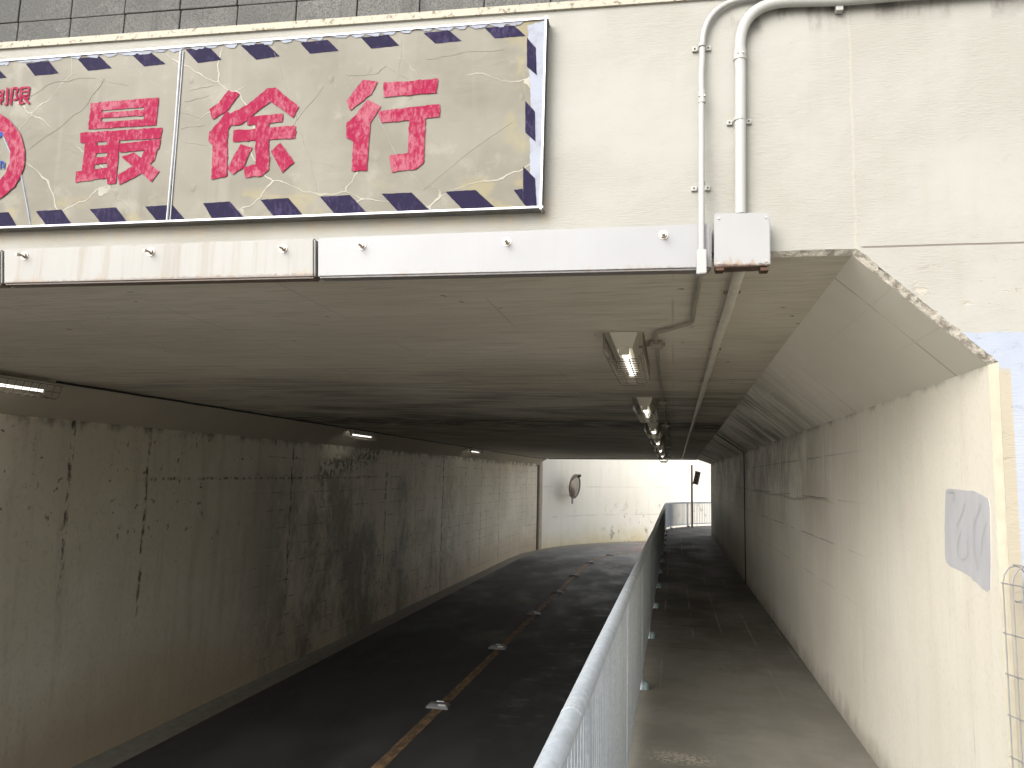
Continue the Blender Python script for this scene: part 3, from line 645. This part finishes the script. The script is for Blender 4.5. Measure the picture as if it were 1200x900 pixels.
# ------------------------------------------------------------------ junction box and conduits on the face
jb = empty('junction_box', face(870, 318, .05), 'square white steel box with rusty bottom edge at the corner of the opening', 'junction box')
p = [face(x, y, .095) for x, y in ((839, 252), (901, 250.5), (901.5, 310), (839, 312.5))]
bm = BM(); prism(bm, p, -FN*.093); bmesh.ops.bevel(bm, geom=bm.edges[:], offset=.004, segments=2, affect='EDGES'); build('housing', bm, 'box_white', jb)
p = [face(x, y, .099) for x, y in ((837, 250), (902.5, 249), (903, 311), (837, 313.5))]
bm = BM(); prism(bm, p, -FN*.012); bmesh.ops.bevel(bm, geom=bm.edges[:], offset=.003, segments=2, affect='EDGES'); cov = build('cover', bm, 'box_white', jb)
for px, py in ((842, 256), (897.5, 254.5), (898, 306), (842, 308.5)):
    q = face(px, py, .099); bm = BM(); tube(bm, [q, q+FN*.004], .0045, 8); build('screw', bm, 'bolt_steel', cov, world=False)
for px in (843, 895):
    bm = BM(); box(bm, face(px, 317, .07)+Vector((0, 0, -.0)), (.03, .05, .012), rot); build('mounting_lug', bm, 'rust', jb)

def clamp_(parent, px, py, r, off, mat='pipe_white'):
    c_ = face(px, py, off); bm = BM(); tube(bm, [c_-Vector((0, 0, .007)), c_+Vector((0, 0, .007))], r+.0025, 14)
    for s_ in (-1, 1): box(bm, c_+ex*s_*(r+.014)-FN*(off-.006), (.022, .012, .02), rot, .002)
    o = build('clamp', bm, mat, parent)
    for s_ in (-1, 1):
        bm = BM(); q = c_+ex*s_*(r+.015)-FN*(off-.012); tube(bm, [q, q+FN*.003], .0035, 7); build('screw', bm, 'rust', o, world=False)
def sleeve(parent, px, y0, y1, r, off):
    bm = BM(); a, b = face(px, y0, off), face(px, y1, off); tube(bm, [a, b], r+.003, 16); o = build('coupling', bm, 'pipe_white', parent, smooth=False)
    m_ = a.lerp(b, .55)
    for s_ in (-1, 1): bm = BM(); tube(bm, [m_+ex*s_*.010+FN*r*.8, m_+ex*s_*.010+FN*(r+.006)], .0035, 7); build('screw', bm, 'bolt_steel', o, world=False)
bigp = empty('conduit_pipe', face(867, 250, .03), 'thick white conduit rising from the junction box and bending right', 'pipe')
bm = BM(); o_ = .032; pts = [face(867.5, 251-i*12, o_) for i in range(15)] + bend(face(867, 66, o_), face(866.5, 3, o_), face(985, 0, o_), 0.20, 12)
pts.append(face(1260, -22, o_)); tube(bm, pts, .0225, 16); build('pipe', bm, 'pipe_white', bigp, smooth=True)
clamp_(bigp, 866.7, 140, .0225, o_); sleeve(bigp, 867, 58, 71, .0225, o_)
c_ = face(983, 6, .016); bm = BM(); box(bm, c_, (.028, .03, .06), rot, .003); build('wall_bracket', bm, 'pipe_white', bigp)
smp = empty('conduit_pipe', face(822, 318, .03), 'thin white conduit running down past the beam end to a small white cap', 'pipe')
o_ = .09
bm = BM(); pts = [face(822, 300-i*12, lerp(.105, .035, i/19)) for i in range(19)] + bend(face(823, 70, .035), face(823.5, 2, .02), face(960, -10, .02), 0.2, 10); pts.append(face(1260, -40, .02)); tube(bm, pts, .012, 12); build('pipe', bm, 'pipe_white', smp, smooth=True)
clamp_(smp, 822.5, 53, .012, .035); clamp_(smp, 822.2, 215, .012, .06); sleeve(smp, 822.4, 106, 121, .012, .05)
p = [face(x, y, .12) for x, y in ((816.5, 292), (828, 291.5), (828.2, 320), (816.5, 321))]
bm = BM(); prism(bm, p, -FN*.045); bmesh.ops.bevel(bm, geom=bm.edges[:], offset=.003, segments=2, affect='EDGES'); build('end_cap', bm, 'pipe_white', smp)

# ------------------------------------------------------------------ ceiling conduits and lights
def ceil_pt(px, py, drop=.0):                     # ray on the sloping ceiling by bisection
    d = ray(px, py); lo, hi = 2.5, 60.0
    for _ in range(50):
        t = (lo+hi)/2; q = d*t
        (lo, hi) = (t, hi) if q.z < ceil_z(q.x, q.y)-drop else (lo, t)
    return d*lo
def ceil_z(x, y):
    s = max(0, min(1, (y-3.10)/(REND-3.10))); a, b = cL(min(1, (y-3)/(LEND-3))), cR(s)
    k = (x-a.x)/(b.x-a.x); return lerp(a.z, b.z, k)
def on_ceil(x, y, drop): return Vector((x, y, ceil_z(x, y)-drop))
cp = empty('ceiling_conduit', on_ceil(.27, 3.3, .03), 'straight beige conduit running along the ceiling from the junction box', 'pipe')
bm = BM(); ys = [3.1+i*.7 for i in range(32)]; tube(bm, [on_ceil(.265+.0002*y+random.uniform(-.002, .002), y, .028) for y in ys], .0225, 12); build('pipe', bm, 'pipe_beige', cp, smooth=True)
for y in [3.6+1.5*i for i in range(14)]:
    bm = BM(); c_ = on_ceil(.268, y, .026); tube(bm, [c_-Vector((0, .008, 0)), c_+Vector((0, .008, 0))], .023, 12); box(bm, on_ceil(.268, y, .006), (.075, .02, .010)); build('clamp', bm, 'pipe_grimy', cp)
sc = empty('ceiling_conduit', on_ceil(-.1, 4.5, .02), 'thin grimy conduit that bends left and runs beside the row of lamps', 'pipe')
bm = BM(); pA, pB, pC = on_ceil(.115, 3.12, .016), on_ceil(.103, 4.22, .016), on_ceil(-.085, 4.42, .016)
pts = bend(pA, pB, pC, .06, 6)[:-1] + bend(pC-Vector((-.06, .01, 0)), on_ceil(-.10, 4.45, .016), on_ceil(-.10, 4.7, .016), .05, 6)[1:]
pts += [on_ceil(-.10+random.uniform(-.004, .004), 5+i*.6, .016) for i in range(31)]
tube(bm, pts, .011, 10); build('pipe', bm, 'pipe_grimy', sc, smooth=True)
LY = [4.5, 7.9, 11.0, 14.0, 17.0, 20.0, 23.0]
for y in LY:
    bm = BM(); box(bm, on_ceil(-.10, y+.32, .022), (.075, .09, .044), None, .008); box(bm, on_ceil(-.10, y+.32, .02), (.11, .025, .02), None, .003); build('joint_box', bm, 'pipe_grimy', sc)
    bm = BM(); tube(bm, [on_ceil(-.10, y+.34, .02), on_ceil(-.16, y+.36, .02), on_ceil(-.21, y+.36, .03)], .008, 8); build('branch', bm, 'pipe_grimy', sc)

def make_light(length, w):
    t = empty('tunnel_light', (0, 0, 0)); t['category'] = 'lamp'
    bm = BM(); h = .085; hw, tw = w/2, w*.29; L = length/2
    loft(bm, [[(-hw, -L, 0), (hw, -L, 0), (tw, -L+.07, -h), (-tw, -L+.07, -h)], [(-hw, L, 0), (hw, L, 0), (tw, L-.07, -h), (-tw, L-.07, -h)]]); build('housing', bm, 'fixture_paint', t, world=False)
    bm = BM(); tube(bm, [(0, -L+.08, -h-.012), (0, L-.08, -h-.012)], .022, 10); lamp = build('lamp', bm, 'lamp', t, world=False, smooth=True)
    for s_ in (-1, 1): bm = BM(); box(bm, (0, s_*(L-.075), -h-.012), (.06, .03, .055), None, .006); build('lamp_holder', bm, 'fixture_paint', t, world=False)
    gw, gd, nb = w*.70, .165, int(length/.085)
    bm = BM(); prof = [(-gw, -.012), (-gw, -gd+.04), (-gw+.035, -gd), (gw-.035, -gd), (gw, -gd+.04), (gw, -.012)]
    for i in range(nb+1):
        y = -L-.02 + (length+.04)*i/nb; tube(bm, [(a, y, b) for a, b in prof], .0032, 5)
    for a, b in ((-gw, -.012), (-gw, -gd*.5), (-gw+.02, -gd+.015), (-gw*.3, -gd), (gw*.3, -gd), (gw-.02, -gd+.015), (gw, -gd*.5), (gw, -.012)):
        tube(bm, [(a, -L-.02, b), (a, L+.02, b)], .0038, 5)
    build('wire_guard', bm, 'guard_wire', t, world=False)
    return t
def dup(root):
    r = root.copy(); C.objects.link(r)
    for ch in root.children:
        c_ = ch.copy(); C.objects.link(c_); c_.parent = r
        for g_ in ch.children: d_ = g_.copy(); C.objects.link(d_); d_.parent = c_
    return r
proto = make_light(1.15, .165)
ordn = ['nearest and largest caged ceiling lamp of the right-hand row, beside the conduit bend', 'second caged ceiling lamp of the right-hand row counted from the portal', 'third caged ceiling lamp of the right-hand row counted from the portal', 'fourth caged ceiling lamp of the right-hand row counted from the portal', 'fifth caged ceiling lamp of the right-hand row counted from the portal', 'second to last caged lamp of the right-hand ceiling row', 'last caged ceiling lamp of the right-hand row, by the far opening']
for i, y in enumerate(LY):
    o = proto if i == 0 else dup(proto); yc = y+.57
    o.location = on_ceil(-.285, yc, .002); o.rotation_euler = (-(ceil_z(-.285, yc-.5)-ceil_z(-.285, yc+.5)), 0, 0)
    o['label'] = ordn[i]; o['group'] = 'caged lamps along the right of the ceiling'
for y, lb in ((5.95, 'caged strip lamp over the left wall, cut by the left picture edge'), (14.45, 'middle one of the three caged strip lamps above the left wall'), (23.5, 'farthest of the three caged strip lamps above the left wall')):
    o = dup(proto); o.location = (-6.08, y, ceil_z(-6.08, y)-.02); o.rotation_euler = (0, R_(18), 0); o['label'] = lb; o['group'] = 'caged lamps above the left wall'
bm = BM(); pts = []
for i in range(89):
    p = cL(.11+i*.01); pts.append(p+Vector((.02, 0, -.014-.004*(i % 3 == 1)-random.uniform(0, .003))))
tube(bm, pts, .013, 6); tag(build('electric_cable', bm, 'black_cable', smooth=True), 'black cable strung along the left edge of the ceiling between lamps', 'cable')

# ------------------------------------------------------------------ road, line, kerb, walkway, ground
def band(bm, r0, r1, z0, z1, yend0, cy, x0, x1, ang, ys):   # straight strip then arc about (CX, cy)
    rings = []
    for y in ys: rings.append([(x0, y, z0), (x1, y, z1)])
    k = 24
    for i in range(1, k+1):
        a = ang*i/k; rings.append([(CX-r0*math.cos(a), cy+r0*math.sin(a), z0), (CX-r1*math.cos(a), cy+r1*math.sin(a), z1)])
    loft(bm, rings, closed=False, caps=False)
YS = [-12, -6, 0] + [3+i*1.0 for i in range(30)]
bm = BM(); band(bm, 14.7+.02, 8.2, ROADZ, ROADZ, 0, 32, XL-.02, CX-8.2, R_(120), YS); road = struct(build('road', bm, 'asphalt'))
cxl = -3.37; r_c = 11.42
bm = BM(); rings = []
for y in YS[:-1] + [31.2]: rings.append([(cxl-.075, y, ROADZ+.005), (cxl+.075, y, ROADZ+.005)])
for i in range(1, 21):
    a = R_(95)*i/20; rings.append([(CX-(r_c+.05+.075)*math.cos(a), 31.2+(r_c+.05+.075)*math.sin(a), ROADZ+.005), (CX-(r_c+.05-.075)*math.cos(a), 31.2+(r_c+.05-.075)*math.sin(a), ROADZ+.005)])
loft(bm, rings, closed=False, caps=False); o = build('centre_line', bm, 'orange', road)
bm = BM(); rings = []
for y in YS:
    rings.append([(XL-.01, y, ROADZ-.02), (XL-.01, y, ROADZ+.06), (XL+.07, y, ROADZ+.035), (XL+.10, y, ROADZ+.022), (XL+.33, y, ROADZ+.008), (XL+.33, y, ROADZ-.02)])
for i in range(1, 25):
    a = R_(120)*i/24
    def P_(d, z): return (CX-(14.7-d)*math.cos(a), 32+(14.7-d)*math.sin(a), ROADZ+z)
    rings.append([P_(-.01, -.02), P_(-.01, .06), P_(.07, .035), P_(.10, .022), P_(.33, .008), P_(.33, -.02)])
loft(bm, rings); struct(build('kerb', bm, 'kerb_concrete'))
bm = BM(); rings = []
for y in [-6, 0] + [3.0+i for i in range(23)]:
    z = zf(y); rings.append([(-.42, y, -3.5), (-.42, y, z), (XR+.02, y, z), (XR+.02, y, -3.5)])
for i in range(1, 21):
    a = R_(100)*i/20; y = 26+8.5*math.sin(a); z = zf(y)
    def P_(r, z): return (CX-r*math.cos(a), 26+r*math.sin(a), z)
    rings.append([P_(8.52, -3.5), P_(8.52, z), P_(6.9, z), P_(6.9, -3.5)])
loft(bm, rings); struct(build('walkway', bm, 'walk'))
bm = BM(); prism(bm, [(XR+.03, -6, -1.61), (7, -6, -1.61), (7, 3.2, -1.61), (XR+.03, 3.05, -1.61)], (0, 0, -1.9)); struct(build('pavement', bm, 'kerb_concrete'))
bm = BM(); bm.faces.new([bm.verts.new(p) for p in ((-400, -400, -3.46), (400, -400, -3.46), (400, 400, -3.46), (-400, 400, -3.46))]); struct(build('ground', bm, 'ground_gravel'))

# far retaining wall
rw = empty('retaining_wall', (CX-14.7, 36, ROADZ), 'tall sunlit cream retaining wall curving right beyond the far end of the tunnel', 'wall')
bm = BM(); rings = []; a0 = (LEND-32+.1)/14.7
for i in range(41):
    a = lerp(a0, R_(125), i/40); o = Vector((-math.cos(a), math.sin(a), 0)); c_ = Vector((CX, 32, 0)); p = c_+o*14.7; q = c_+o*15.3
    rings.append([(p.x, p.y, -3.6), (p.x, p.y, 2.4), (q.x, q.y, 2.4), (q.x, q.y, -3.6)])
loft(bm, rings); build('wall_body', bm, 'retaining', rw)
for ang in (74,):
    a = R_(ang); bm = BM(); box(bm, (CX-14.695*math.cos(a), 32+14.695*math.sin(a), -.6), (.03, .05, 5.9), Matrix.Rotation(-a, 3, 'Z')); build('panel_joint', bm, 'joint_pale', rw)

# ------------------------------------------------------------------ road studs
def make_stud():
    t = empty('road_stud', (0, 0, 0)); t['category'] = 'road stud'
    bm = BM(); loft(bm, [[(-.17, -.10, 0), (.17, -.10, 0), (.17, .10, 0), (-.17, .10, 0)], [(-.16, -.085, .03), (.16, -.085, .03), (.16, .085, .03), (-.16, .085, .03)], [(-.12, -.05, .06), (.12, -.05, .06), (.12, .05, .06), (-.12, .05, .06)]])
    build('base', bm, 'stud_black', t, world=False)
    for s_ in (-1, 1):
        bm = BM(); box(bm, (0.0 if s_ > 0 else .07, s_*.074, .047), (.11, .012, .042), Matrix.Rotation(s_*R_(-40), 3, 'X'), .003); build('reflector', bm, 'reflector_white', t, world=False)
    return t
st0 = make_stud()
sl = ['nearest road stud on the orange centre line, near the bottom of the photo', 'second road stud from the viewer on the orange centre line', 'third road stud from the viewer on the orange centre line', 'fourth road stud from the viewer on the orange centre line', 'fifth road stud from the viewer on the orange centre line', 'sixth road stud on the line, last before it bends right', 'farthest road stud, on the bend of the orange line']
spots = [atz(514, 829, ROADZ), atz(583, 760, ROADZ), atz(626, 720, ROADZ), atz(653, 695, ROADZ), atz(673, 675.5, ROADZ), atz(691, 660, ROADZ), atz(715, 651, ROADZ)]
for i, p in enumerate(spots):
    o = st0 if i == 0 else dup(st0); o.location = (p.x, p.y, ROADZ+.004); o['label'] = sl[i]; o['group'] = 'reflective studs along the orange centre line'
    if i == 6: o.rotation_euler = (0, 0, R_(-22))

# ------------------------------------------------------------------ guard railing
gr = empty('guard_railing', (-.255, 3, -1.6), 'long galvanised railing of upright bars between walkway and sunken road', 'railing')
TOPZ = [(-2, -.60), (1.6, -.60), (3, -.611), (6.7, -.654), (10.9, -.705), (25, -.785), (32, -.865), (45, -.87)]
def topz(y):
    for (a, za), (b, zb) in zip(TOPZ, TOPZ[1:]):
        if y <= b: return lerp(za, zb, (y-a)/(b-a))
    return TOPZ[-1][1]
def rail_xy(t):                                   # arc length from y = 0
    if t <= 26: return -.255, t
    a = (t-26)/8.355; return CX-8.355*math.cos(a), 26+8.355*math.sin(a)
SEG = 1.95; PT = [0.35+SEG*i for i in range(19)]
for i, t in enumerate(PT):
    x, y = rail_xy(t); bm = BM(); tube(bm, [(x, y, zf(y)-.02), (x, y, topz(y)-.02)], .022, 10); build('post', bm, 'galv', gr)
    bm = BM(); tube(bm, [(x+.045, y, zf(y)+.002), (x+.045, y, zf(y)+.05), (x+.045, y, zf(y)+.066)], [.028, .025, .015], 12); build('base_cap', bm, 'teal_cap', gr)
for t0, t1 in zip(PT, PT[1:]):
    n = 30 if t0 < 27.5 else 16; bm = BM()
    for k in range(1, n):
        x, y = rail_xy(lerp(t0, t1, k/n)); tube(bm, [(x, y, zf(y)+.10), (x, y, topz(y)-.02)], .0140 if t0 < 27.5 else .0125, 8, caps=False)
    q = [rail_xy(lerp(t0, t1, k/8)) for k in range(9)]
    tube(bm, [(x, y, zf(y)+.105) for x, y in q], .017, 8)
    build('bar_panel', bm, 'galv', gr)
cuts = [-1.5, 2.02, 8.0, 14, 20, 26, 30.5, 35.4]
for t0, t1 in zip(cuts, cuts[1:]):
    n = max(8, int((t1-t0)/.4)); q = [rail_xy(lerp(t0+.002, t1-.002, k/n)) for k in range(n+1)]
    bm = BM(); tube(bm, [(x, y, topz(y)) for x, y in q], .0285, 14); o = build('top_rail', bm, 'galv', gr, smooth=True)
for t in cuts[1:-1]:
    x, y = rail_xy(t); bm = BM(); tube(bm, [(x, y-.012, topz(y-.012)), (x, y+.012, topz(y+.012))], .0291, 14); build('rail_joint', bm, 'galv', gr)

# ------------------------------------------------------------------ mesh fence on the right
mf = empty('mesh_fence', (1.25, 2.9, -1.6), 'welded wire mesh fence with rolled top in front of the blue wall', 'fence')
fa = face(1173, 660, .06); top_z = fa.z; fdir = Vector((.30, -.95, 0)).normalized(); fno = Vector((fdir.y, -fdir.x, 0))
bm = BM(); sx = .045; nb = 44
R0 = .045
prof = [(0, -1.6-top_z)] + [(0, -.13), (.0, -.095)] + [(-.048+.048*math.cos(R_(a)), -.07+.062*math.sin(R_(a))) for a in range(0, 271, 30)]
for i in range(nb):
    b0 = Vector((fa.x, fa.y, top_z)) + fdir*(sx*i+.004)
    tube(bm, [b0 + fno*u + Vector((0, 0, v)) for u, v in prof], .0026, 5)
L_ = sx*(nb-1)
def wire(u, v): a = Vector((fa.x, fa.y, top_z))+fno*u+Vector((0, 0, v)); tube(bm, [a, a+fdir*L_], .0026, 5)
for a in (0, 90, 180, 270): wire(-.048+.048*math.cos(R_(a))+.003, -.07+.062*math.sin(R_(a))+.003)
for k in range(10): wire(.004, -.235-.135*k)
build('wire_panel', bm, 'fence_wire', mf)
p = Vector((fa.x, fa.y, 0))+fdir*1.0+fno*.03; bm = BM(); tube(bm, [(p.x, p.y, -1.62), (p.x, p.y, top_z-.08)], .024, 12); build('post', bm, 'fence_wire', mf)

# ------------------------------------------------------------------ mirrors
def mirror_disc(parent, c, n, up, rad, hood):
    n = n.normalized(); sd = up.cross(n).normalized(); up = n.cross(sd); mt = Matrix((sd, up, n)).transposed()
    bm = BM(); rings = []
    for k in range(8):
        a = k/7*R_(30); rings.append([tuple(c+mt@Vector((rad*math.sin(a)/math.sin(R_(30))*math.cos(b), rad*math.sin(a)/math.sin(R_(30))*math.sin(b), .14*rad*(math.cos(a)-math.cos(R_(30)))/(1-math.cos(R_(30)))))) for b in [2*math.pi*j/28 for j in range(28)]] if k else [tuple(c+mt@Vector((.004*math.cos(b), .004*math.sin(b), .14*rad))) for b in [2*math.pi*j/28 for j in range(28)]])
    loft(bm, rings); build('mirror_face', bm, 'mirror', parent, smooth=True)
    bm = BM(); tube(bm, [c+mt@Vector((rad*1.02*math.cos(b), rad*1.02*math.sin(b), 0)) for b in [2*math.pi*j/36 for j in range(37)]], rad*.06, 8, caps=False); build('rim', bm, 'mirror_rim', parent, smooth=True)
    bm = BM(); A = []; B = []
    for j in range(13):
        b = lerp(R_(35), R_(145), j/12); w = math.sin(j/12*math.pi)**.6
        A.append(c+mt@Vector((rad*1.05*math.cos(b), rad*1.05*math.sin(b), 0))); B.append(c+mt@Vector((rad*1.06*math.cos(b), rad*1.06*math.sin(b)+.0, hood*w+.01)))
    loft(bm, [[tuple(a), tuple(b_), tuple(b_+up*.02), tuple(a+up*.02)] for a, b_ in zip(A, B)]); build('hood', bm, 'mirror_rim', parent)
cm = empty('convex_mirror', (-4.8, 38.6, -1.2), 'round traffic mirror with hood mounted on the bright retaining wall', 'traffic mirror')
d = ray(673.5, 570); c_ = d*(37.6/d.y)
mirror_disc(cm, c_, Vector((.94, -.32, -.10)), Vector((.2, -.30, 1)), .56, .24)
bm = BM(); tube(bm, [c_+Vector((-.05, .08, .1)), c_+Vector((-.14, .3, -.5)), c_+Vector((-.16, .35, -.85))], .05, 8); tube(bm, [c_+Vector((-.13, .2, -.45)), c_+Vector((-.5, 1.4, -.45))], .04, 8); build('bracket', bm, 'joint_pale', cm)

mp = empty('mirror_post', (.66, 29.3, zf(29.3)), 'slim brown post with small tilted mirror standing by the bend of the railing', 'mirror post')
d = ray(811, 600); px_ = d.x/d.y*29.3
bm = BM(); tube(bm, [(px_, 29.3, zf(29)-.02), (px_, 29.3, .55)], .036, 10); build('pole', bm, 'brown_pole', mp)
d = ray(816.5, 560.5); c_ = d*(29.2/d.y)
bm = BM(); rt = Matrix.Rotation(R_(-30), 3, 'Z') @ Matrix.Rotation(R_(14), 3, 'Y'); box(bm, c_, (.22, .05, .46), rt, .02); fr = build('frame', bm, 'mirror_rim', mp)
bm = BM(); box(bm, c_+rt@Vector((0, -.034, 0)), (.17, .012, .38), rt, .004); build('mirror_face', bm, 'mirror', fr, world=False)
bm = BM(); box(bm, c_+rt@Vector((.0, -.05, .25)), (.24, .14, .02), rt, .008); build('hood', bm, 'mirror_rim', mp)
bm = BM(); tube(bm, [(px_, 29.3, c_.z-.20), tuple(c_+rt@Vector((-.02, .03, -.15)))], .04, 8); build('bracket', bm, 'brown_pole', mp)

# ------------------------------------------------------------------ light
w = bpy.data.worlds.new('World'); scene.world = w; w.use_nodes = True; nt = w.node_tree
sky = nt.nodes.new('ShaderNodeTexSky'); sky.sky_type = 'NISHITA'; sky.sun_disc = False
EL, AZM = R_(34), R_(207)
sky.sun_elevation = EL; sky.sun_rotation = AZM; sky.air_density = 1.0; sky.dust_density = 4.0; sky.ozone_density = 0.6
hs = nt.nodes.new('ShaderNodeHueSaturation'); hs.inputs['Saturation'].default_value = 0.22
nt.links.new(sky.outputs[0], hs.inputs['Color']); bg = nt.nodes['Background']; nt.links.new(hs.outputs[0], bg.inputs['Color']); bg.inputs['Strength'].default_value = 0.15
sd = bpy.data.lights.new('sun', 'SUN'); sun = bpy.data.objects.new('sun', sd); C.objects.link(sun)
sd.energy = 1.05; sd.angle = R_(50); sd.color = (1, 0.965, 0.91)
dirv = Vector((math.sin(AZM)*math.cos(EL), math.cos(AZM)*math.cos(EL), math.sin(EL)))
sun.rotation_euler = dirv.to_track_quat('Z', 'Y').to_euler(); sun.location = dirv*40
vs = scene.view_settings; vs.view_transform = 'Standard'; vs.look = 'None'; vs.gamma = 1; vs.exposure = 1.1; vs.use_curve_mapping = False
scene.cycles.max_bounces = 12; scene.cycles.diffuse_bounces = 8
